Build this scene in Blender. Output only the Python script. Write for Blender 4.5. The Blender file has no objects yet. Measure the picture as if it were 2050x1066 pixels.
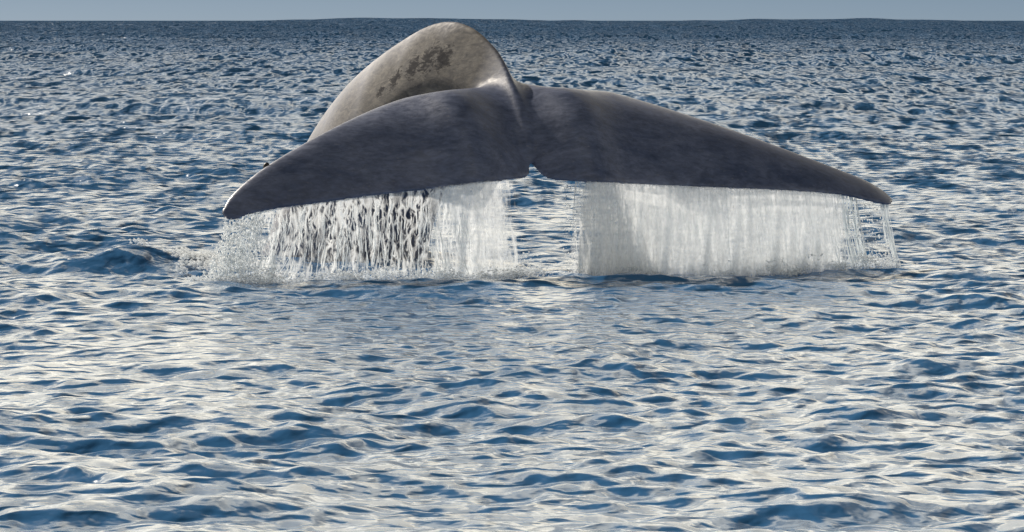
import bpy, bmesh, math, random
import numpy as np
from mathutils import Vector, Matrix, noise as mnoise

R = math.radians
rng = np.random.default_rng(7)
random.seed(7)
scene = bpy.context.scene
C = scene.collection

# ------------------------------------------------------------------ camera
CAM_H = 2.45
TILT = R(2.99)
PXA = 9.76 / 45.0 / 2050.0          # radians per photograph pixel
cam_d = bpy.data.cameras.new('camera')
cam_d.sensor_width = 36.0
cam_d.lens = 36.0 * 45.0 / 9.76
cam_d.clip_start = 0.5
cam_d.clip_end = 20000.0
cam = bpy.data.objects.new('camera', cam_d)
cam.location = (0, 0, CAM_H)
cam.rotation_euler = (R(90) - TILT, 0, R(0))
C.objects.link(cam)
scene.camera = cam

# ------------------------------------------------------------------ sky and sun
SUN_AZ = -36.0
SUN_EL = 33.0
world = bpy.data.worlds.new('World')
scene.world = world
world.use_nodes = True
wn = world.node_tree
wn.nodes.clear()
wo = wn.nodes.new('ShaderNodeOutputWorld')
wb = wn.nodes.new('ShaderNodeBackground')
sky = wn.nodes.new('ShaderNodeTexSky')
sky.sky_type = 'NISHITA'
sky.sun_disc = False
sky.sun_elevation = R(SUN_EL)
sky.sun_rotation = R(SUN_AZ)
sky.altitude = 0
sky.air_density = 0.18
sky.dust_density = 0.08
sky.ozone_density = 1.3
wb.inputs['Strength'].default_value = 0.050
wbal = wn.nodes.new('ShaderNodeMixRGB'); wbal.blend_type = 'MULTIPLY'; wbal.inputs[0].default_value = 1.0     # white balance of the photograph
wn.links.new(sky.outputs['Color'], wbal.inputs[1]); wbal.inputs[2].default_value = (1.0, 0.98, 0.88, 1)
wn.links.new(wbal.outputs[0], wb.inputs['Color'])
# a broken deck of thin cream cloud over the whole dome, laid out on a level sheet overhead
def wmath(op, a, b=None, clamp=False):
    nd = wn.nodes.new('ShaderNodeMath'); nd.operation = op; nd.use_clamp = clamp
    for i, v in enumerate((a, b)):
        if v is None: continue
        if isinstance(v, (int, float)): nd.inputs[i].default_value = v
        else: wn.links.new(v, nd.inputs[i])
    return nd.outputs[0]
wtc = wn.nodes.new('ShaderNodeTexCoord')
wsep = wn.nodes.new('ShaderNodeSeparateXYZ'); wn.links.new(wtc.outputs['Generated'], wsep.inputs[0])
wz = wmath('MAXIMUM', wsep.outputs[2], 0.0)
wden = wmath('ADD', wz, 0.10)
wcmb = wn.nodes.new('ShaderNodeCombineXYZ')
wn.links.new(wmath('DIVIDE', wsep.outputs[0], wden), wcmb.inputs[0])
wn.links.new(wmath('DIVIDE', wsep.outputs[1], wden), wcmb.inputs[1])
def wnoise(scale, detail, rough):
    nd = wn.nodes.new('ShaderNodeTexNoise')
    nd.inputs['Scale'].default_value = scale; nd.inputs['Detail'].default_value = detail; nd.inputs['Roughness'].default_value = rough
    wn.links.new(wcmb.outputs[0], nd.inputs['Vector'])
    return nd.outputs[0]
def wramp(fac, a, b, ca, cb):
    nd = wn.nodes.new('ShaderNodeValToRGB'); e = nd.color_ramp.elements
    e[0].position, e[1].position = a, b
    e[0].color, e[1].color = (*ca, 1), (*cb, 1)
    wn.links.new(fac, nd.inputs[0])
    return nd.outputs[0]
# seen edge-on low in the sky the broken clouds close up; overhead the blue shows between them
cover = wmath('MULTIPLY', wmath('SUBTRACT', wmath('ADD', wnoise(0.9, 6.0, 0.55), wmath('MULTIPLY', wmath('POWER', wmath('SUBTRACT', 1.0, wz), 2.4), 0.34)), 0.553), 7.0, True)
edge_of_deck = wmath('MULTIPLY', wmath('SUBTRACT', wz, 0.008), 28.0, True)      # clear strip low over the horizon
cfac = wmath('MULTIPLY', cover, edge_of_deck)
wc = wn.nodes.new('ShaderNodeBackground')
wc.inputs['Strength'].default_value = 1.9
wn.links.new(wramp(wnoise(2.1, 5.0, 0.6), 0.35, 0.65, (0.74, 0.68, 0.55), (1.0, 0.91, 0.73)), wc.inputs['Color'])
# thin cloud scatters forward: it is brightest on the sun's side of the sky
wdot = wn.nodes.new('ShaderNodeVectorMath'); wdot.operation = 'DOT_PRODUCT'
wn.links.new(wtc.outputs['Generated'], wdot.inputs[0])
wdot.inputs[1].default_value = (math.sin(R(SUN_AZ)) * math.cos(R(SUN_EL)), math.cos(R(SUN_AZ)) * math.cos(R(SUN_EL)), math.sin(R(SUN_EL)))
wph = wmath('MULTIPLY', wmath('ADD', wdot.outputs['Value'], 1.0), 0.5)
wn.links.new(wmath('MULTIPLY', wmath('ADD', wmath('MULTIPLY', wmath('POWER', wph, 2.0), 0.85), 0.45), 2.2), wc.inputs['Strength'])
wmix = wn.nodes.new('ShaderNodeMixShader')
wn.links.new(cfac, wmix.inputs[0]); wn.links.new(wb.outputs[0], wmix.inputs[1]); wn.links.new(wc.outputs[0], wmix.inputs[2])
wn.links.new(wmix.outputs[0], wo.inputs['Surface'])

sun_d = bpy.data.lights.new('sun', 'SUN')
sun_d.energy = 4.6
sun_d.angle = R(0.53)
sun_d.color = (1.0, 0.90, 0.77)
sun = bpy.data.objects.new('sun', sun_d)
to_sun = Vector((math.sin(R(SUN_AZ)) * math.cos(R(SUN_EL)),
                 math.cos(R(SUN_AZ)) * math.cos(R(SUN_EL)), math.sin(R(SUN_EL))))
sun.rotation_euler = to_sun.to_track_quat('Z', 'Y').to_euler()
sun.location = to_sun * 60 + Vector((0, 45, 0))
C.objects.link(sun)

vs = scene.view_settings
vs.view_transform = 'Standard'
vs.look = 'None'
vs.exposure = 0.0
vs.gamma = 1.0
vs.use_curve_mapping = False
scene.cycles.max_bounces = 10
scene.cycles.transparent_max_bounces = 48

# ------------------------------------------------------------------ helpers
CAM = np.array((0, 0, CAM_H))
FWD = np.array((0, math.cos(TILT), -math.sin(TILT)))
UPV = np.array((0, math.sin(TILT), math.cos(TILT)))

def ray(px, py):
    return FWD + (px - 1025) * PXA * np.array((1., 0, 0)) + (533 - py) * PXA * UPV

def at(px, py, Y):
    d = ray(px, py)
    return CAM + d * (Y / d[1])

def mesh_from(name, verts, faces, mat=None, smooth=True):
    """verts (n,3) array, faces (m,k) array of one size"""
    verts = np.asarray(verts, np.float32)
    faces = np.asarray(faces, np.int32)
    me = bpy.data.meshes.new(name)
    me.vertices.add(len(verts))
    me.vertices.foreach_set('co', verts.ravel())
    k = faces.shape[1]
    me.loops.add(faces.size)
    me.loops.foreach_set('vertex_index', faces.ravel())
    me.polygons.add(len(faces))
    me.polygons.foreach_set('loop_start', np.arange(0, faces.size, k, dtype=np.int32))
    me.polygons.foreach_set('loop_total', np.full(len(faces), k, np.int32))
    if smooth:
        me.polygons.foreach_set('use_smooth', np.ones(len(faces), bool))
    me.update(calc_edges=True)
    me.validate()
    if mat:
        me.materials.append(mat)
    return me

def add(name, me, parent=None, label=None, cat=None, group=None, kind=None):
    o = bpy.data.objects.new(name, me)
    C.objects.link(o)
    if parent:
        o.parent = parent
    if label: o['label'] = label
    if cat: o['category'] = cat
    if group: o['group'] = group
    if kind: o['kind'] = kind
    return o

class NT:
    def __init__(self, name):
        self.m = bpy.data.materials.new(name)
        self.m.use_nodes = True
        self.t = self.m.node_tree
        self.t.nodes.clear()
        self.out = self.n('OutputMaterial')
    def n(self, kind, **kw):
        nd = self.t.nodes.new('ShaderNode' + kind)
        for k, v in kw.items():
            if k in nd.inputs: nd.inputs[k].default_value = v
            else: setattr(nd, k, v)
        return nd
    def l(self, a, b): self.t.links.new(a, b)
    def math(self, op, a, b=None, clamp=False):
        nd = self.n('Math', operation=op); nd.use_clamp = clamp
        for i, v in enumerate((a, b)):
            if v is None: continue
            if isinstance(v, (int, float)): nd.inputs[i].default_value = v
            else: self.l(v, nd.inputs[i])
        return nd.outputs[0]
    def noise(self, vec, scale, detail=2.0, rough=0.5, dist=0.0):
        nd = self.n('TexNoise')
        nd.inputs['Scale'].default_value = scale
        nd.inputs['Detail'].default_value = detail
        nd.inputs['Roughness'].default_value = rough
        nd.inputs['Distortion'].default_value = dist
        self.l(vec, nd.inputs['Vector'])
        return nd.outputs[0]
    def mapping(self, vec, scale=(1, 1, 1), loc=(0, 0, 0), rot=(0, 0, 0)):
        nd = self.n('Mapping')
        nd.inputs['Scale'].default_value = scale
        nd.inputs['Location'].default_value = loc
        nd.inputs['Rotation'].default_value = rot
        self.l(vec, nd.inputs['Vector'])
        return nd.outputs[0]
    def ramp(self, fac, pts):
        nd = self.n('ValToRGB')
        el = nd.color_ramp.elements
        while len(el) < len(pts): el.new(0.5)
        for e, (p, c) in zip(el, pts):
            e.position = p
            e.color = (c, c, c, 1) if isinstance(c, (int, float)) else (*c, 1)
        self.l(fac, nd.inputs[0])
        return nd.outputs[0]
    def mix(self, fac, a, b, mode='MIX'):
        nd = self.n('MixRGB', blend_type=mode)
        for i, v in enumerate((fac, a, b)):
            if isinstance(v, (int, float)): nd.inputs[i].default_value = v
            elif isinstance(v, tuple): nd.inputs[i].default_value = (*v, 1)
            else: self.l(v, nd.inputs[i])
        return nd.outputs[0]

# ------------------------------------------------------------------ materials
def sea_material():
    k = NT('sea_water')
    pos = k.n('NewGeometry').outputs['Position']
    p = k.n('BsdfPrincipled')
    p.inputs['Base Color'].default_value = (0.038, 0.142, 0.322, 1)
    p.inputs['IOR'].default_value = 1.333
    p.inputs['Roughness'].default_value = 0.15
    # wind ripples: several scales of short waves
    a = k.noise(k.mapping(pos, (1.0, 0.8, 1)), 5.2, 0.6, 0.5, 0.25)
    b = k.noise(k.mapping(pos, (1.0, 0.75, 1), (7, 3, 0), (0, 0, 0.35)), 12.0, 1.0, 0.5, 0.2)
    h = k.math('ADD', k.math('MULTIPLY', a, 0.072), k.math('MULTIPLY', b, 0.010))
    bp = k.n('Bump')
    bp.inputs['Strength'].default_value = 1.0
    bp.inputs['Distance'].default_value = 1.0
    k.l(h, bp.inputs['Height'])
    # far out, where the sheet is too coarse to carry short waves, their slopes come from noise
    sp = k.n('SeparateXYZ'); k.l(pos, sp.inputs[0])
    far = k.math('MULTIPLY', k.math('SUBTRACT', sp.outputs[1], 32.0), 1 / 70.0, True)
    k.l(k.math('ADD', 0.15, k.math('MULTIPLY', far, 0.15)), p.inputs['Roughness'])      # unresolved ripples
    def slopes(sx, sy, det):
        nd = k.n('TexNoise'); nd.inputs['Scale'].default_value = 1.0
        nd.inputs['Detail'].default_value = det; nd.inputs['Roughness'].default_value = 0.6; nd.inputs['Distortion'].default_value = 0.5
        k.l(k.mapping(pos, (sx, sy, 1)), nd.inputs['Vector'])
        v = k.n('VectorMath', operation='SUBTRACT'); k.l(nd.outputs['Color'], v.inputs[0]); v.inputs[1].default_value = (.5, .5, .5)
        return v.outputs[0]
    def vop(op, a, b):
        nd = k.n('VectorMath', operation=op); k.l(a, nd.inputs[0])
        if isinstance(b, tuple): nd.inputs[1].default_value = b
        else: k.l(b, nd.inputs[1])
        return nd.outputs[0]
    sl = vop('ADD', vop('MULTIPLY', slopes(1.9, 0.34, 2.0), (1.2, 1.35, 0)), vop('MULTIPLY', slopes(0.40, 0.055, 2.0), (.6, .6, 0)))
    ab = k.n('VectorMath', operation='ABSOLUTE'); k.l(sl, ab.inputs[0])
    s1 = vop('MULTIPLY', sl, (1.2, 0.0, 0.0))
    far2 = k.math('MULTIPLY', k.math('SUBTRACT', sp.outputs[1], 130.0), 1 / 520.0, True)
    sy_ = k.n('SeparateXYZ'); k.l(ab.outputs[0], sy_.inputs[0])
    yy = k.math('ADD', k.math('MULTIPLY', sy_.outputs[1], k.math('ADD', 2.3, k.math('MULTIPLY', far2, 1.8))), k.math('MULTIPLY', far2, 0.24))
    cb = k.n('CombineXYZ'); k.l(k.math('MULTIPLY', yy, -1.0), cb.inputs[1])
    s2 = vop('ADD', s1, cb.outputs[0])
    sc = k.n('VectorMath', operation='SCALE'); k.l(s2, sc.inputs[0]); k.l(far, sc.inputs['Scale'])
    nn = vop('ADD', bp.outputs[0], sc.outputs[0])
    nz = k.n('VectorMath', operation='NORMALIZE'); k.l(nn, nz.inputs[0])
    k.l(nz.outputs[0], p.inputs['Normal'])
    k.l(p.outputs[0], k.out.inputs['Surface'])
    return k.m

def whale_material(patch, stock):
    k = NT('wet_whale_skin')
    pos = k.n('NewGeometry').outputs['Position']
    p = k.n('BsdfPrincipled')
    big = k.noise(k.mapping(pos, (.8, 1.4, 1.8), (2, 0, 0), (0.4, 0.15, 0.25)), 2.0, 5.0, 0.62, 0.6)
    mid = k.noise(k.mapping(pos, (.7, 1.2, 1.6), (0, 0, 0), (0.3, 0.15, 0.2)), 15.0, 5.0, 0.68, 0.4)
    base = k.ramp(big, [(0.30, (0.056, 0.078, 0.148)), (0.70, (0.150, 0.178, 0.272))])
    base = k.mix(0.45, base, k.ramp(mid, [(0.35, 0.25), (0.65, 0.75)]), 'OVERLAY')
    # warm sunlit tone of the tail stock, painted into its skin colour
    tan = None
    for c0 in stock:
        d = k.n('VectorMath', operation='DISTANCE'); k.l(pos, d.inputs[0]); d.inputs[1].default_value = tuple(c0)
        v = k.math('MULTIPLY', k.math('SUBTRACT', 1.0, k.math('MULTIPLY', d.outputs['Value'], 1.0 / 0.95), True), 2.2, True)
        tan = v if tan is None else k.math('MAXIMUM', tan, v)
    sunlit_noise = k.noise(k.mapping(pos, (1.0, 1.0, 3.0), (0, 0, 0), (0, R(40), 0)), 5.0, 6.0, 0.7, 0.8)
    sunlit_col = k.ramp(sunlit_noise, [(0.30, (0.050, 0.049, 0.050)), (0.50, (0.105, 0.099, 0.092)), (0.68, (0.185, 0.172, 0.152))])
    base = k.mix(k.math('MULTIPLY', tan, 0.9), base, sunlit_col)
    # long fine grooves and scratches running across the blade
    st = k.noise(k.mapping(pos, (1.0, 5.0, 5.0), (0, 0, 0), (0.5, 0.25, 0.3)), 9.0, 5.0, 0.75, 0.4)
    scr = k.ramp(st, [(0.60, 0.0), (0.68, 1.0)])
    base = k.mix(k.math('MULTIPLY', scr, 0.45), base, (0.27, 0.27, 0.29))
    # dark torn patches on the flank of the tail stock
    near = None
    for c0, rr in patch:
        d = k.n('VectorMath', operation='DISTANCE'); k.l(pos, d.inputs[0]); d.inputs[1].default_value = tuple(c0)
        v = k.math('SUBTRACT', 1.0, k.math('MULTIPLY', d.outputs['Value'], 1.0 / rr), True)
        near = v if near is None else k.math('MAXIMUM', near, v)
    torn = k.noise(k.mapping(pos, (1.0, 1.0, 2.6), (0, 0, 0), (0, R(38), 0)), 8.5, 7.0, 0.78, 0.9)
    msk = k.ramp(k.math('ADD', torn, k.math('MULTIPLY', near, 0.30)), [(0.62, 0.0), (0.70, 1.0)])
    msk = k.math('MULTIPLY', msk, k.math('GREATER_THAN', near, 0.02))
    base = k.mix(k.math('MULTIPLY', msk, 0.9), base, (0.022, 0.023, 0.030))
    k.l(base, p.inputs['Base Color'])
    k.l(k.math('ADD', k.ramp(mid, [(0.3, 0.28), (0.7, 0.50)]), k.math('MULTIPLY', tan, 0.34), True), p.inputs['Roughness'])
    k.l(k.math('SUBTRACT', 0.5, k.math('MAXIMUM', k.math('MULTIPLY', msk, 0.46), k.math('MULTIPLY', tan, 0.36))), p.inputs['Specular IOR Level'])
    p.inputs['IOR'].default_value = 1.40
    bp = k.n('Bump')
    bp.inputs['Strength'].default_value = 0.4
    bp.inputs['Distance'].default_value = 0.014
    hh = k.math('ADD', k.math('MULTIPLY', mid, 0.35), k.math('MULTIPLY', st, 0.25))
    k.l(hh, bp.inputs['Height'])
    k.l(bp.outputs[0], p.inputs['Normal'])
    k.l(p.outputs[0], k.out.inputs['Surface'])
    return k.m

def foam_material(name, col=(0.80, 0.80, 0.80), trans=0.45, clear=0.0):
    k = NT(name)
    df = k.n('BsdfDiffuse'); df.inputs[0].default_value = (*col, 1)
    tr = k.n('BsdfTranslucent'); tr.inputs[0].default_value = (*col, 1)
    gl = k.n('BsdfGlossy'); gl.inputs['Roughness'].default_value = 0.25
    m1 = k.n('MixShader'); m1.inputs[0].default_value = trans
    k.l(df.outputs[0], m1.inputs[1]); k.l(tr.outputs[0], m1.inputs[2])
    m2 = k.n('MixShader'); m2.inputs[0].default_value = 0.050
    k.l(m1.outputs[0], m2.inputs[1]); k.l(gl.outputs[0], m2.inputs[2])
    tp = k.n('BsdfTransparent'); m3 = k.n('MixShader'); m3.inputs[0].default_value = clear
    k.l(m2.outputs[0], m3.inputs[1]); k.l(tp.outputs[0], m3.inputs[2])
    k.l(m3.outputs[0], k.out.inputs['Surface'])
    return k.m

def film_material(name, lo, hi, amin, amax, sx=9.0, sz=0.9, net=0.0, hole=None):
    """thin falling film of aerated water: streaks of froth, with clear cells torn open where net > 0"""
    k = NT(name)
    pos = k.n('NewGeometry').outputs['Position']
    col = (0.92, 0.95, 0.98, 1)
    df = k.n('BsdfDiffuse'); df.inputs[0].default_value = col
    tr = k.n('BsdfTranslucent'); tr.inputs[0].default_value = col
    m1 = k.n('MixShader'); m1.inputs[0].default_value = 0.62
    k.l(df.outputs[0], m1.inputs[1]); k.l(tr.outputs[0], m1.inputs[2])
    tp = k.n('BsdfTransparent')
    n1 = k.noise(k.mapping(pos, (sx, sx, sz), (0, 0, 0), (0, R(-6), 0)), 1.0, 5.0, 0.62, 0.7)
    n2 = k.noise(k.mapping(pos, (3.0, 3.0, 1.6)), 11.0, 4.0, 0.75, 0.8)
    f = k.math('ADD', k.math('MULTIPLY', n1, 0.5), k.math('MULTIPLY', n2, 0.5))
    a = k.ramp(f, [(lo, amin), (hi, amax)])
    if net > 0:
        wob = k.n('TexNoise'); wob.inputs['Scale'].default_value = 7.0; wob.inputs['Detail'].default_value = 2.0
        k.l(pos, wob.inputs['Vector'])
        ad = k.n('VectorMath', operation='MULTIPLY_ADD')
        k.l(wob.outputs['Color'], ad.inputs[0]); ad.inputs[1].default_value = (.10, .10, .16); k.l(pos, ad.inputs[2])
        es = []
        for sc_, w_ in ((13.0, 0.13), (27.0, 0.15)):
            vo = k.n('TexVoronoi', feature='DISTANCE_TO_EDGE'); vo.inputs['Scale'].default_value = 1.0
            k.l(k.mapping(ad.outputs[0], (sc_, sc_ * .3, sc_ * .30), (sc_, 0, 0)), vo.inputs['Vector'])
            es.append(k.ramp(vo.outputs['Distance'], [(w_ * .25, 1.0), (w_, 0.0)]))
        e = k.math('MAXIMUM', es[0], k.math('MULTIPLY', es[1], k.ramp(n2, [(.40, 0.0), (.58, 1.0)])))
        thin = k.ramp(n1, [(.40, net * 0.25), (.62, net)])
        a = k.math('ADD', k.math('MULTIPLY', e, thin), k.math('MULTIPLY', a, 0.08), True)
    sd = k.n('Attribute', attribute_name='side').outputs['Fac']; fl = k.n('Attribute', attribute_name='fall').outputs['Fac']
    rag = k.noise(k.mapping(pos, (14, 14, 2.5)), 1.0, 4.0, 0.65, 0.5)
    keep = k.math('MULTIPLY', k.math('SUBTRACT', k.math('ADD', sd, rag), 0.62), 5.0, True)
    a = k.math('ADD', a, k.math('MULTIPLY', k.math('POWER', fl, 4.0), k.math('MULTIPLY', n2, 0.35)), True)
    th_ = k.n('Attribute', attribute_name='thin').outputs['Fac']
    a = k.math('MULTIPLY', k.math('MULTIPLY', a, keep), k.math('SUBTRACT', 1.0, k.math('MULTIPLY', th_, k.ramp(n1, [(.38, 1.0), (.64, .15)]))))
    mx = k.n('MixShader')
    k.l(a, mx.inputs[0]); k.l(tp.outputs[0], mx.inputs[1]); k.l(m1.outputs[0], mx.inputs[2])
    k.l(mx.outputs[0], k.out.inputs['Surface'])
    return k.m

M_SEA = sea_material()
M_FOAM = foam_material('white_foam', (0.92, 0.96, 0.995), 0.6, 0.4)
M_STRAND = foam_material('falling_water', (0.91, 0.95, 0.98), 0.65, 0.15)
M_FILM_R = film_material('pale_water_film', 0.41, 0.60, 0.10, 0.62, 17.0, 0.8)
M_FILM_L = film_material('broken_water_film', 0.50, 0.66, 0.0, 0.8, 10.0, 1.6, 0.95)

# ------------------------------------------------------------------ the sea
def sea():
    # fan-shaped sheet: fine where the eye can resolve it, coarse beyond
    fine = np.linspace(-R(9.0), R(9.0), 470)
    side = R(9.0) + (np.linspace(0, 1, 42)[1:] ** 2.2) * R(66)
    ang = np.concatenate([-side[::-1], fine, side])
    ys = [4.0]
    while ys[-1] < 9000:
        y = ys[-1]
        ys.append(y + max(0.027, min(y * y / (CAM_H * 4725) * 0.30, y * 0.05)) if y > 20 else y + 0.10)
    ys = np.array(ys)
    nx, ny = len(ang), len(ys)
    X = (np.tan(ang)[None, :] * ys[:, None]).astype(np.float32)
    Y = np.repeat(ys[:, None], nx, 1).astype(np.float32)
    dys = np.gradient(ys)[:, None]
    dxs = np.gradient(np.tan(ang))[None, :] * ys[:, None]
    step = np.maximum(dys, np.abs(dxs))
    Z = np.zeros_like(X); DX = np.zeros_like(X); DY = np.zeros_like(X)
    waves = []
    g = np.random.default_rng(21)
    nw = 170
    for i in range(nw):
        lam = 0.18 * (7.0 / 0.18) ** ((i + g.random()) / nw)
        th = R(-97) + g.normal(0, R(58))           # travelling mostly towards the eye
        slope = 0.0225 * (1.0 if lam < 0.8 else (0.8 / lam) ** 0.80)
        waves.append((lam, th, slope * lam / 6.283, g.random() * 6.283))
    for lam, th, am in ((17, -80, .05), (26, -105, .075), (41, -92, .10), (64, -100, .10), (110, -85, .12), (180, -97, .18)):
        waves.append((lam, R(th), am, g.random() * 6.283))
    rowmin = step[:, nx // 2]
    for lam, th, am, ph in waves:
        # a wave is kept only where the sheet is fine enough to carry it
        att = np.clip((lam / step - 2.0) / 2.0, 0, 1).astype(np.float32)
        rows = np.where(att.max(1) > 0)[0]
        if len(rows) == 0: continue
        r0, r1 = rows[0], rows[-1] + 1
        kx, ky = math.cos(th) * 6.2832 / lam, math.sin(th) * 6.2832 / lam
        f = (kx * X[r0:r1] + ky * Y[r0:r1] + ph).astype(np.float32)
        s, c = np.sin(f), np.cos(f)
        a = am * att[r0:r1]
        if lam > 12: a = a * np.clip((Y[r0:r1] - 55) / 60, 0, 1)     # the long swell runs farther out
        Z[r0:r1] += a * c
        q = 0.75 * a
        DX[r0:r1] -= q * math.cos(th) * s
        DY[r0:r1] -= q * math.sin(th) * s
    # gusts: stronger and weaker patches of chop
    gust = 1.0 + 0.28 * np.sin(X * .23 + Y * .11 + 1.) * np.sin(Y * .19 - X * .13 + .4) + 0.2 * np.sin(X * .61 - Y * .37)
    gust = gust * np.clip(0.88 + (Y - 20) / 22 * 0.17, 0.88, 1.05)       # calmer in the foreground
    Z *= gust.astype(np.float32)
    # heavy swell far out, its crests standing above the eye and breaking up the skyline
    ridge = np.exp(-((Y - 900) / 260) ** 2)
    for lx, ly, am in ((67, 310, .13), (121, 420, .17), (-165, 520, .2), (-84, 350, .14), (310, 610, .35), (29, 270, .07), (-17, 200, .045)):
        Z += (ridge * am * np.cos(6.2832 * (X / lx + Y / ly) + g.random() * 6.283)).astype(np.float32)
    Z += (1.95 * ridge).astype(np.float32)
    # the swirl thrown up beside the left fluke tip, and low ridges in front of the falling water
    def hump(cx, cy, sx, sy, hgt, rot=0.0):
        dx, dy = X - cx, Y - cy
        a, b = dx * math.cos(rot) + dy * math.sin(rot), -dx * math.sin(rot) + dy * math.cos(rot)
        return hgt * np.exp(-(a / sx) ** 2 - (b / sy) ** 2)
    hp = hump(-3.85, 46.3, 0.42, 0.42, 0.20, .2) + hump(-3.35, 46.6, 0.5, 0.4, 0.10) + hump(-4.3, 46.0, .3, .25, .07)
    Z = Z * (1 - 0.35 * np.clip(hp / .2, 0, 1)) + hp
    Z += hump(1.3, 43.9, 1.1, 0.16, 0.07, .02) + hump(-1.6, 43.6, 1.3, .4, .05)
    V = np.stack([X + DX, Y + DY, Z], -1).reshape(-1, 3)
    idx = np.arange(nx * ny).reshape(ny, nx)
    F = np.stack([idx[:-1, :-1], idx[:-1, 1:], idx[1:, 1:], idx[1:, :-1]], -1).reshape(-1, 4)
    o = add('sea', mesh_from('sea', V, F, M_SEA), kind='structure')
    o['label'] = 'choppy blue sea with cream glitter reaching to the horizon'
    return (X + DX), (Y + DY), Z
SX, SY, SZ = sea()
print('sea verts', SX.size)

def sea_z(x, y):
    i = np.clip(np.searchsorted(SY[:, SX.shape[1] // 2], y), 1, SX.shape[0] - 1)
    j = np.argmin(np.abs(SX[i] - x))
    return float(SZ[i, j])

# ------------------------------------------------------------------ the whale
HEAD = R(16.0)      # the body heads away and to the left
PITCH = R(31.0)     # the blade slopes down towards its trailing edge
ROLL = R(-0.5)
A_ = np.array((math.sin(HEAD) * math.cos(PITCH), -math.cos(HEAD) * math.cos(PITCH), -math.sin(PITCH)))
S_ = np.array((math.cos(HEAD), math.sin(HEAD), 0.0))
N_ = np.cross(A_, S_); N_ = N_ / np.linalg.norm(N_)
if N_[2] < 0: N_ = -N_
S_ = S_ * math.cos(ROLL) + N_ * math.sin(ROLL)
N_ = np.cross(A_, S_); N_ = N_ if N_[2] > 0 else -N_
NOTCH = at(1062, 322, 45.0)

def bend(u, c):
    """height of the blade's middle surface above its flat plane"""
    l = np.abs(u) / 3.4
    droop = -0.30 * l ** 2.0 - 0.10 * l ** 4
    # each lobe swells beside the middle line and dips to the notch
    swell = 0.16 * np.exp(-((np.abs(u) - 0.58) / 0.32) ** 2)
    cm = -0.65 + 0.65 * l ** 2
    camber = -0.11 * np.clip((c - cm) / 0.75, -1.4, 1.4) ** 2
    groove = -0.06 * np.exp(-(u / 0.10) ** 2) * np.clip((c + 0.42) / 0.42, 0, 1)
    return droop + swell + camber + groove

def to_plane(px, py):
    d = ray(px, py)
    w = 0.0
    for _ in range(40):
        o = NOTCH + N_ * w
        t = np.dot(o - CAM, N_) / np.dot(d, N_)
        q = CAM + d * t - NOTCH
        u, c = np.dot(q, S_), np.dot(q, A_)
        w = 0.5 * w + 0.5 * float(bend(u, c))
    return u, c

LE_PX = [(447, 425), (462, 398), (495, 366), (540, 333), (600, 297), (670, 260), (740, 228), (800, 207), (860, 193), (920, 185), (975, 181),
         (1030, 174), (1100, 181), (1200, 193), (1300, 217), (1400, 247), (1500, 280), (1600, 316), (1680, 346), (1735, 368), (1770, 388), (1784, 401)]
TE_PX = [(447, 425), (452, 434), (470, 437), (500, 426), (560, 414), (650, 402), (750, 388), (850, 377), (950, 365), (1020, 357), (1048, 353), (1056, 346), (1058, 330), (1063, 318), (1072, 330), (1085, 346), (1105, 356),
         (1160, 361), (1250, 365), (1350, 370), (1450, 374), (1550, 378), (1640, 384), (1700, 391), (1745, 402), (1770, 407), (1781, 407), (1784, 401)]

def dense(pts, n):
    p = np.array(pts, float)
    # Catmull-Rom through the points
    out = []
    for i in range(len(p) - 1):
        p0, p1, p2, p3 = p[max(i - 1, 0)], p[i], p[i + 1], p[min(i + 2, len(p) - 1)]
        for t in np.linspace(0, 1, n, endpoint=False):
            out.append(0.5 * (2 * p1 + (p2 - p0) * t + (2 * p0 - 5 * p1 + 4 * p2 - p3) * t * t + (3 * p1 - p0 - 3 * p2 + p3) * t ** 3))
    out.append(p[-1])
    return np.array(out)

LE = np.array([to_plane(*q) for q in dense(LE_PX, 5)])
TE = np.array([to_plane(*q) for q in dense(TE_PX, 5)])
print('tips', LE[0], LE[-1], 'root chord', LE[52], TE[65])

def seg_dist(P, line):
    d = np.full(len(P), 1e9, np.float32)
    for a, b in zip(line[:-1], line[1:]):
        ab = b - a
        L2 = max(float(ab @ ab), 1e-12)
        t = np.clip(((P - a) @ ab) / L2, 0, 1)
        q = P - a - t[:, None] * ab
        d = np.minimum(d, np.sqrt((q * q).sum(1)))
    return d

GU0, GU1, GC0, GC1, GS = -3.9, 3.9, -2.4, 1.6, 0.02
gu = np.arange(GU0, GU1, GS); gc = np.arange(GC0, GC1, GS)
GP = np.stack(np.meshgrid(gu, gc, indexing='ij'), -1).reshape(-1, 2)
dLE = seg_dist(GP, LE); dTE = seg_dist(GP, TE)
poly = np.concatenate([LE, TE[::-1][1:-1]])
ins = np.zeros(len(GP), bool)
x, y = GP[:, 0], GP[:, 1]
for (x1, y1), (x2, y2) in zip(poly, np.roll(poly, -1, 0)):
    cr = (y1 > y) != (y2 > y)
    with np.errstate(divide='ignore', invalid='ignore'):
        ins ^= cr & (x < (x2 - x1) * (y - y1) / (y2 - y1 + 1e-15) + x1)
shape2 = (len(gu), len(gc))
dLE = dLE.reshape(shape2); dTE = dTE.reshape(shape2); ins = ins.reshape(shape2)
edge = np.where(ins, np.minimum(dLE, dTE), -np.minimum(dLE, dTE))
tt = dLE / (dLE + dTE + 1e-6)
chord = dLE + dTE
prof = 5 * (0.2969 * np.sqrt(tt) - 0.126 * tt - 0.3516 * tt ** 2 + 0.2843 * tt ** 3 - 0.1015 * tt ** 4)
T2 = np.where(ins, prof * chord * 0.145 , 0.0)

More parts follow.
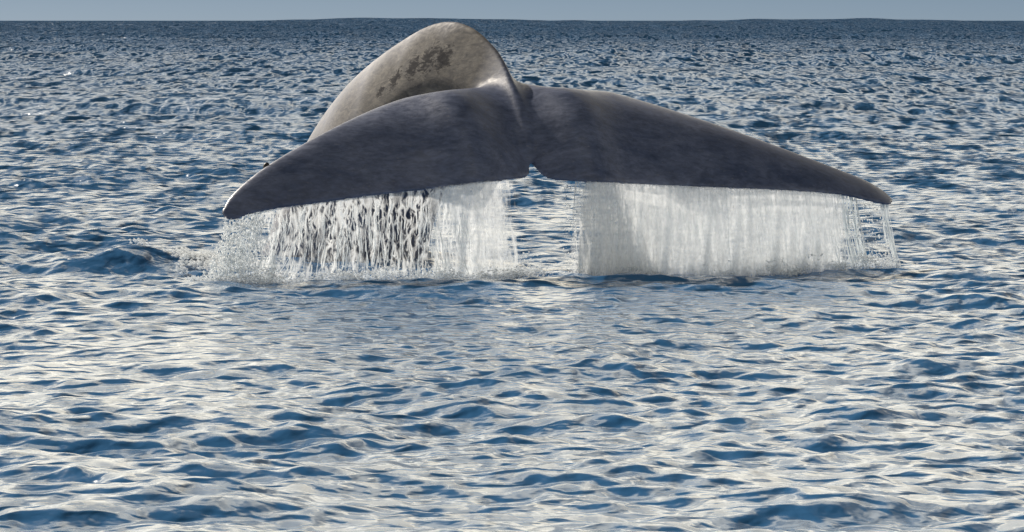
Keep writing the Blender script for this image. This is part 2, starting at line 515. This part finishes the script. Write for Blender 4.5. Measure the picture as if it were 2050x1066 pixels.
def samp(grid, u, c):
    fu = np.clip((u - GU0) / GS, 0, shape2[0] - 1.001); fc = np.clip((c - GC0) / GS, 0, shape2[1] - 1.001)
    i, j = fu.astype(int), fc.astype(int); a, b = fu - i, fc - j
    return (grid[i, j] * (1 - a) * (1 - b) + grid[i + 1, j] * a * (1 - b) + grid[i, j + 1] * (1 - a) * b + grid[i + 1, j + 1] * a * b)

def f_blade(P):
    q = P - NOTCH
    u, c, n = q @ S_, q @ A_, q @ N_
    e = samp(edge, u, c); T = samp(T2, u, c)
    m = np.abs(n - bend(u, c) + 0.0)
    fin = (m - T) * 0.9
    fout = np.sqrt(np.maximum(-e, 0) ** 2 + m ** 2)
    return np.where(e > 0, fin, fout) - 0.017

# tail stock: centre points, half heights (dorsal-ventral) and half widths
PED = [  # px, py, Y, half height, half width
    (1054, 292, 45.20, 0.02, 0.02),
    (1040, 252, 45.55, 0.11, 0.08),
    (1014, 216, 46.00, 0.27, 0.17),
    (968, 176, 46.60, 0.46, 0.27),
    (905, 168, 47.20, 0.63, 0.37),
    (832, 225, 47.80, 0.76, 0.49),
    (758, 318, 48.40, 0.92, 0.64),
    (700, 435, 49.00, 1.04, 0.80),
    (665, 580, 49.60, 1.14, 0.95),
    (620, 730, 50.20, 1.20, 1.10),
]
pc = np.array([at(a, b, Y) for a, b, Y, _, _ in PED]); ph_ = np.array([r[3] for r in PED]); pw_ = np.array([r[4] for r in PED])
PEDD = dense(np.concatenate([pc, ph_[:, None], pw_[:, None]], 1), 18)
PT = np.gradient(PEDD[:, :3], axis=0); PT /= np.linalg.norm(PT, axis=1)[:, None]
side0 = np.array((math.cos(HEAD + .35), math.sin(HEAD + .35), 0))
PS = side0 - PT * (PT @ side0)[:, None]; PS /= np.linalg.norm(PS, axis=1)[:, None]
PD = np.cross(PS, PT); PD *= np.sign(PD @ np.array((0, .3, 1.)))[:, None]
PL = np.linalg.norm(np.diff(PEDD[:, :3], axis=0), axis=1).mean()

def f_ped(P):
    n = len(PEDD)
    i = np.empty(len(P), int)
    for a in range(0, len(P), 200000):
        q = P[a:a + 200000]
        i[a:a + 200000] = np.argmin((PEDD[:, :3] ** 2).sum(1)[None] - 2 * q @ PEDD[:, :3].T, 1)
    # slide along the tangent to a continuous place between the samples
    x = np.clip(i + ((P - PEDD[i, :3]) * PT[i]).sum(1) / PL, 0, n - 1.001)
    j = x.astype(int); t = (x - j)[:, None]
    mix = lambda A: A[j] * (1 - t) + A[j + 1] * t
    D = mix(PEDD); q = P - D[:, :3]; h, w = D[:, 3], D[:, 4]
    s, d, al = (q * mix(PS)).sum(1), (q * mix(PD)).sum(1), (q * mix(PT)).sum(1)
    w = w * (1 - 0.62 * np.clip(d / h, 0, 1.0) ** 1.2)
    mn = np.minimum(h, w)
    k = np.sqrt((s / w) ** 2 + (d / h) ** 2 + (al / mn) ** 2)
    gr = np.sqrt((s / w ** 2) ** 2 + (d / h ** 2) ** 2 + (al / mn ** 2) ** 2) + 1e-6
    f = (k - 1) * k / gr
    return np.where(k < 0.3, -0.7 * mn, f)

def smin(a, b, k):
    h = np.clip(0.5 + 0.5 * (b - a) / k, 0, 1)
    return b * (1 - h) + a * h - k * h * (1 - h)

def f_whale(P):
    return smin(f_blade(P), f_ped(P), 0.11)

def surface_nets(fun, lo, hi, vox, band):
    B = 8
    dims = np.ceil((np.array(hi) - np.array(lo)) / vox / B).astype(int)
    bc = np.stack(np.meshgrid(*[np.arange(d) for d in dims], indexing='ij'), -1).reshape(-1, 3)
    cen = np.array(lo) + (bc + 0.5) * B * vox
    fc = fun(cen)
    G = np.repeat(np.repeat(np.repeat(np.sign(fc).reshape(dims), B, 0), B, 1), B, 2).astype(np.float32)
    act = bc[np.abs(fc) < band]
    off = np.stack(np.meshgrid(*[np.arange(B)] * 3, indexing='ij'), -1).reshape(-1, 3)
    for ch in np.array_split(act, max(1, len(act) // 600)):
        ids = (ch[:, None, :] * B + off[None]).reshape(-1, 3)
        G[ids[:, 0], ids[:, 1], ids[:, 2]] = fun(np.array(lo) + ids * vox)
    s = G < 0
    nx, ny, nz = G.shape
    cnt = np.zeros((nx - 1, ny - 1, nz - 1), np.int8)
    for i in (0, 1):
        for j in (0, 1):
            for k in (0, 1):
                cnt += s[i:nx - 1 + i, j:ny - 1 + j, k:nz - 1 + k]
    cells = np.argwhere((cnt > 0) & (cnt < 8))
    vid = np.full(cnt.shape, -1, np.int32); vid[tuple(cells.T)] = np.arange(len(cells))
    acc = np.zeros((len(cells), 3)); num = np.zeros(len(cells))
    cor = [(i, j, k) for i in (0, 1) for j in (0, 1) for k in (0, 1)]
    val = {c: G[cells[:, 0] + c[0], cells[:, 1] + c[1], cells[:, 2] + c[2]] for c in cor}
    for c in cor:
        for ax in range(3):
            if c[ax]: continue
            d = list(c); d[ax] = 1; d = tuple(d)
            a, b = val[c], val[d]
            m = (a < 0) != (b < 0)
            t = np.where(m, a / np.where(m, a - b, 1), 0)
            p = np.repeat(np.array(c, float)[None], len(cells), 0); p[:, ax] += t
            acc[m] += p[m]; num[m] += 1
    V = np.array(lo) + (cells + acc / num[:, None]) * vox
    F = []
    for ax in range(3):
        a1, a2 = (ax + 1) % 3, (ax + 2) % 3
        sl0 = [slice(None)] * 3; sl1 = [slice(None)] * 3
        sl0[ax] = slice(0, -1); sl1[ax] = slice(1, None)
        e = np.argwhere(s[tuple(sl0)] != s[tuple(sl1)])
        e = e[(e[:, a1] > 0) & (e[:, a2] > 0) & (e[:, a1] < G.shape[a1] - 1) & (e[:, a2] < G.shape[a2] - 1)]
        inside0 = s[tuple(e.T)]
        def cell(d1, d2):
            q = e.copy(); q[:, a1] -= d1; q[:, a2] -= d2
            return vid[tuple(q.T)]
        quad = np.stack([cell(1, 1), cell(0, 1), cell(0, 0), cell(1, 0)], 1)
        quad = np.where(inside0[:, None], quad, quad[:, ::-1])
        F.append(quad)
    F = np.concatenate(F); F = F[(F >= 0).all(1)]
    return V, F

def relax(V, F, n, lam=0.5):
    """a few rounds of Taubin smoothing"""
    ed = np.concatenate([F[:, [0, 1]], F[:, [1, 2]], F[:, [2, 3]], F[:, [3, 0]]])
    deg = np.bincount(ed.ravel(), minlength=len(V)).astype(float)[:, None]
    for i in range(n):
        for l in (lam, -lam * 1.04):
            acc = np.zeros_like(V)
            for k in range(3):
                acc[:, k] = np.bincount(ed[:, 0], V[ed[:, 1], k], len(V)) + np.bincount(ed[:, 1], V[ed[:, 0], k], len(V))
            V = V + l * (acc / deg - V)
    return V

WV, WF = surface_nets(f_whale, (-3.4, 43.0, -0.9), (4.1, 51.0, 2.9), 0.02, 0.30)
def largest(V, F):
    """keep the one connected skin, drop crumbs of the sampling grid"""
    lab = np.arange(len(V))
    while True:
        m = lab[F].min(1)
        new = lab.copy()
        for k in range(4): np.minimum.at(new, F[:, k], m)
        new = np.minimum(new, new[new])
        if (new == lab).all(): break
        lab = new
    ids, cnt = np.unique(lab, return_counts=True)
    keep = lab == ids[np.argmax(cnt)]
    idx = np.cumsum(keep) - 1
    return V[keep], idx[F[keep[F].all(1)]]
WV, WF = largest(WV, WF)
WV = relax(WV, WF, 4)
print('whale', len(WV))
def on_whale(px, py):
    """the point of the skin seen at a photograph pixel"""
    q = WV - CAM
    dep = q @ FWD
    sx = 1025 + q[:, 0] / dep / PXA; sy = 533 - (q @ UPV) / dep / PXA
    m = np.hypot(sx - px, sy - py) < 9
    return WV[m][np.argmin(WV[m][:, 1])]
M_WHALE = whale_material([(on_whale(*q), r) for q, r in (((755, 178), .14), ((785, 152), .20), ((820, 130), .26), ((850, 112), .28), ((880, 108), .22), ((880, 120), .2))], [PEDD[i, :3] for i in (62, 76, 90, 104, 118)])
whale = add('whale', mesh_from('whale', WV, WF, M_WHALE),
            label='grey blue whale raising its broad tail fluke and arched tail stock from the sea', cat='whale')

# ------------------------------------------------------------------ falling water
def te_point(px):
    """a point on the trailing edge under photograph column px, with its 3-D place"""
    d = dense([q for q in TE_PX], 5)
    m = [q for q in d]
    best = min(m, key=lambda q: abs(q[0] - px) + (50 if q[1] < 345 else 0))
    u, c = to_plane(px, best[1])
    return NOTCH + S_ * u + A_ * (c - 0.03) + N_ * (float(bend(u, c)) - 0.022)

def tube(path, rad, n=5):
    path = np.asarray(path); m = len(path)
    t = np.gradient(path, axis=0); t /= np.linalg.norm(t, axis=1)[:, None] + 1e-9
    up = np.array((0.13, 1.0, 0.05)); sd = np.cross(t, up); sd /= np.linalg.norm(sd, axis=1)[:, None] + 1e-9
    u2 = np.cross(sd, t)
    an = np.linspace(0, 2 * math.pi, n, endpoint=False)
    V = path[:, None, :] + np.asarray(rad)[:, None, None] * (np.cos(an)[None, :, None] * sd[:, None, :] + np.sin(an)[None, :, None] * u2[:, None, :])
    V = V.reshape(-1, 3)
    i = np.arange(m - 1)[:, None] * n; j = np.arange(n)[None, :]; j2 = (j + 1) % n
    F = np.stack([i + j, i + j2, i + n + j2, i + n + j], -1).reshape(-1, 4)
    return V, F

OCT_V = np.array([(1, 0, 0), (-1, 0, 0), (0, 1, 0), (0, -1, 0), (0, 0, 1), (0, 0, -1)], float)
OCT_F = np.array([(0, 2, 4), (2, 1, 4), (1, 3, 4), (3, 0, 4), (2, 0, 5), (1, 2, 5), (3, 1, 5), (0, 3, 5)])

def blobs(cent, rad, stretch=(1, 1, 1)):
    cent = np.asarray(cent); rad = np.asarray(rad)
    V = cent[:, None, :] + OCT_V[None] * rad[:, None, None] * np.array(stretch)
    F = OCT_F[None] + (np.arange(len(cent)) * 6)[:, None, None]
    return V.reshape(-1, 3), F.reshape(-1, 3)

def join(parts):
    V, F, k = [], [], 0
    for v, f in parts:
        V.append(v); F.append(f + k); k += len(v)
    return np.concatenate(V), np.concatenate(F)

def fall_path(px, bottom_z, drift, wig, seed, y_off=0.0, n=34, top=0.0, meander=1.0):
    g = np.random.default_rng(seed)
    p = te_point(px)
    z = np.linspace(p[2] - top, bottom_z, n)
    t = (p[2] - z) / max(p[2] - bottom_z, .1)
    f1, f2, a1, a2 = g.uniform(3, 8), g.uniform(9, 22), g.random() * 6.3, g.random() * 6.3
    x = p[0] + drift * t ** 1.4 + wig * meander * (np.sin(f1 * t + a1) - math.sin(a1)) + wig * .45 * np.sin(f2 * t + a2) * t
    y = p[1] + y_off * t - 0.10 * t + wig * np.sin(f1 * 1.3 * t + a2) * t
    return np.stack([x, y, z], 1)

def film(name, px0, px1, drift0, drift1, nx, nz, mat, parent, seed, yo=0.0, wave=0.03, fray=70.0):
    g = np.random.default_rng(seed)
    cols = []
    for i in range(nx):
        s = i / (nx - 1)
        px = px0 + (px1 - px0) * s
        p = te_point(px)
        z = np.linspace(p[2], -0.12, nz)
        t = (p[2] - z) / (p[2] + .12)
        x = p[0] + (drift0 + (drift1 - drift0) * s) * t ** 1.4
        y = p[1] + yo - 0.10 * t + wave * t * (np.sin(px * .09 + 3 * t) + .6 * np.sin(px * .23 + 5 * t + 1))
        if i in (0, nx - 1):
            x = x + 0.04 * t * np.sin(9 * t + seed)
        cols.append(np.stack([x, y, z], 1))
    P = np.array(cols)
    th = 0.006
    V = np.concatenate([P.reshape(-1, 3), (P + np.array((0, th, 0))).reshape(-1, 3)])
    idx = np.arange(nx * nz).reshape(nx, nz); o = nx * nz
    f1 = np.stack([idx[:-1, :-1], idx[1:, :-1], idx[1:, 1:], idx[:-1, 1:]], -1).reshape(-1, 4)
    F = np.concatenate([f1, f1[:, ::-1] + o])
    rim = []
    for a in (idx[0, :], idx[-1, :][::-1], idx[:, 0][::-1], idx[:, -1]):
        for q, r in zip(a[:-1], a[1:]): rim.append((q, r, r + o, q + o))
    F = np.concatenate([F, np.array(rim)])
    me = mesh_from(name, V, F, mat)
    ss = np.repeat(np.linspace(0, 1, nx), nz); wid = abs(px1 - px0)
    side = np.minimum(ss, 1 - ss) * wid / fray                      # worn, ragged sides
    fall = np.tile(np.linspace(0, 1, nz), nx)
    mid = np.exp(-((px0 + (px1 - px0) * ss - 765) / 150) ** 2) * np.clip(fall * 2.5 - .3, 0, 1)      # the thinnest part of the fall
    for nm, v in (('side', side), ('fall', fall), ('thin', mid)):
        at_ = me.attributes.new(nm, 'FLOAT', 'POINT')
        at_.data.foreach_set('value', np.concatenate([v, v]).astype(np.float32))
    return add(name, me, parent)

def curtain_root(name, px, label):
    e = bpy.data.objects.new(name, None)
    C.objects.link(e)
    p = te_point(px)
    e.location = (p[0], p[1], 0)
    e['label'] = label; e['category'] = 'falling water'; e['group'] = 'curtains of water pouring off the fluke'
    return e

def reparent(root):
    for ch in root.children:
        ch.location = tuple(-Vector(root.location))

def streaks(px0, px1, n, seed, drift, wig, rmax, depth, lmin, lmax, steep=1.0):
    """short torn strings of water caught at all heights of the fall"""
    g = np.random.default_rng(seed)
    ps = []
    for i in range(n):
        px = g.uniform(px0, px1); s = (px - px0) / (px1 - px0)
        pth = fall_path(px, -0.1, drift(s) + g.normal(0, .03), g.uniform(.3, 1) * wig, seed * 1000 + i, g.uniform(-depth, depth), 44)
        m = int(44 * min(1.0, g.uniform(lmin, lmax)))
        a = int(g.random() ** steep * (44 - m))
        tp_ = np.sin(np.linspace(0.08, math.pi - .08, m)) ** .6
        r = g.uniform(.35, 1) * rmax * tp_ * (0.65 + .35 * np.sin(np.linspace(0, m * g.uniform(.3, .9), m) + g.random() * 6)) + .0012
        ps.append(tube(pth[a:a + m], r, 4))
    return join(ps)

# left lobe: torn, net-like streams with dark gaps
left = curtain_root('water_curtain', 760, 'torn lacy curtain of water pouring off the shorter drooping fluke lobe')
for q, (yo_, pa) in enumerate(((-.06, 850), (.10, 890))):
    film('film', pa, 1034, 0.03, 0.12, 40, 26, M_FILM_R, left, 3 + q, yo_, .04, 110.0)
dl = lambda s: -0.22 * (1 - s) ** 2 + 0.06 * s
film('torn_film', 488, 1000, -0.20, 0.05, 120, 30, M_FILM_L, left, 4, -0.04, .05, 160.0)
add('strand_net', mesh_from('strand_net', *streaks(492, 935, 240, 41, dl, .035, .0065, .25, .10, .45), M_STRAND), left, kind='stuff')
g = np.random.default_rng(11)
# spray off the tip
n = 1500
px = g.uniform(455, 530, n); t = g.random(n) ** .8
base = np.array([te_point(q) for q in np.linspace(455, 530, 30)])[np.clip(((px - 455) / 75 * 30).astype(int), 0, 29)]
cen = base.copy(); cen[:, 2] = base[:, 2] * (1 - t); cen[:, 0] += -0.18 * t ** 1.3 + g.normal(0, .05, n) * t; cen[:, 1] += g.normal(0, .1, n)
add('spray', mesh_from('spray', *blobs(cen, g.uniform(.004, .013, n), (1, 1, 1.6)), M_STRAND), left, kind='stuff')
reparent(left)

# right lobe: a pale milky sheet with brighter streams
right = curtain_root('water_curtain', 1420, 'milky sheet of water falling from the longer outstretched fluke lobe')
for q, (yo_, pa, pb) in enumerate(((-.16, 1150, 1700), (0.0, 1138, 1712), (.17, 1146, 1705))):
    film('film', pa, pb, -0.02, 0.05 + .02 * q, 130, 28, M_FILM_R, right, 8 + q, yo_, 0.05, 115.0)
g = np.random.default_rng(12)
spots = [1160, 1185, 1230, 1252, 1275, 1310, 1345, 1372, 1400, 1432, 1455, 1478, 1500, 1522, 1545, 1570, 1590, 1612, 1630, 1655, 1672, 1690, 1700, 1712, 1768, 1774]
for i, px in enumerate(spots):
    s = (px - 1150) / 600
    ps = []
    for k in range(2 if px < 1685 else 5):
        pth = fall_path(px + g.normal(0, 4), -0.08, 0.03 + .12 * s + g.normal(0, .03 if px < 1685 else .012), .02 if px < 1685 else .007, 2000 + i * 9 + k, g.uniform(.02, .09), 36)
        r = g.uniform(.001 if px < 1685 else .002, .0022 if px < 1685 else .009) * (0.6 + .4 * np.sin(np.linspace(0, 14, 36) + g.random() * 6)) + .002
        ps.append(tube(pth, r, 5))
    add('strand', mesh_from('strand', *join(ps), M_STRAND), right)
add('strand_net', mesh_from('strand_net', *streaks(1640, 1725, 35, 42, lambda s: .02 + .12 * s, .02, .003, .06, .10, .4, .7), M_STRAND), right, kind='stuff')
n = 5200
t = g.random(n) ** .75; ii = g.integers(0, 120, n)
base = np.array([te_point(q) for q in np.linspace(1135, 1765, 120)])[ii]
keep = (ii < 4) & (g.random(n) < .6) | (ii > 106) & (g.random(n) < .5)
cen = base.copy(); cen[:, 2] = base[:, 2] * (1 - t) + .0; cen[:, 0] += (.02 + .13 * ii / 120) * t ** 1.4 + g.normal(0, .02, n); cen[:, 1] += -0.10 * t + g.normal(-.03, .08, n)
add('spray', mesh_from('spray', *blobs(cen[keep], g.uniform(.003, .009, n)[keep], (1, 1, 1.8)), M_STRAND), right, kind='stuff')
reparent(right)

# ------------------------------------------------------------------ foam and splashes on the water
def foam(name, spots, n, size, label, seed, up=0.10):
    g = np.random.default_rng(seed)
    cen, rad = [], []
    for _ in range(n // 45):
        x0, y0, sx, sy = spots[g.integers(len(spots))]
        cx, cy, sp, hh = g.normal(x0, sx), g.normal(y0, sy), g.uniform(.02, .07), abs(g.normal(0, up))
        zb = sea_z(cx, cy)
        for _ in range(int(g.uniform(15, 75))):
            x, y = g.normal(cx, sp * 1.6), g.normal(cy, sp)
            cen.append((x, y, zb + hh * g.random() + abs(g.normal(0, .35 * sp)) - .006)); rad.append(size * g.uniform(.4, 1.3))
    o = add(name, mesh_from(name, *blobs(cen, rad, (1.3, 1.3, .8)), M_FOAM), kind='stuff')
    o['label'] = label; o['category'] = 'foam'
    return o
b = [te_point(q) for q in (470, 560, 660, 770, 880, 960, 1030)]
foam('foam', [(p[0], p[1] - .1, .2, .14) for p in b], 6000, .010, 'white foam where the torn lacy curtain meets the sea', 31, .07)
b = [te_point(q) for q in (1180, 1280, 1380, 1420, 1480, 1540, 1560, 1640, 1740)]
foam('foam', [(p[0] + .05, p[1] + .02, .18, .12) for p in b], 7000, .010, 'white foam where the milky sheet of water meets the sea', 32, .10)
foam('foam', [(-3.3, 46.9, .28, .2), (-3.1, 46.8, .25, .3), (-3.6, 47.0, .25, .15), (-3.0, 46.6, .2, .2), (-2.8, 46.2, .15, .2), (-3.5, 47.2, .15, .1)], 9000, .014, 'white broken foam beside the smooth swirl off the fluke tip', 33, .035)

# a small dark growth on the front edge of the drooping lobe
def barnacle():
    u, c = to_plane(533, 334)
    p = NOTCH + S_ * u + A_ * c + N_ * float(bend(u, c))
    bm = bmesh.new()
    bmesh.ops.create_icosphere(bm, subdivisions=3, radius=0.034)
    for v in bm.verts:
        n = mnoise.noise(v.co * 40) * .006
        v.co = Vector((v.co.x * .9 + .25 * max(v.co.z, 0), v.co.y, v.co.z * 1.25 + .01)) + v.co.normalized() * n
    for f in bm.faces: f.smooth = True
    me = bpy.data.meshes.new('barnacle'); bm.to_mesh(me)
    k = NT('dark_growth'); pr = k.n('BsdfPrincipled'); pos = k.n('NewGeometry').outputs['Position']
    k.l(k.ramp(k.noise(pos, 60.0), [(.3, (.006, .006, .008)), (.7, (.02, .02, .024))]), pr.inputs['Base Color'])
    pr.inputs['Roughness'].default_value = .5; k.l(pr.outputs[0], k.out.inputs['Surface'])
    me.materials.append(k.m)
    o = add('barnacle', me, whale); o.location = tuple(p + np.array((0, 0, -.012)))
    o['label'] = 'small black growth on the front edge of the fluke'
barnacle()
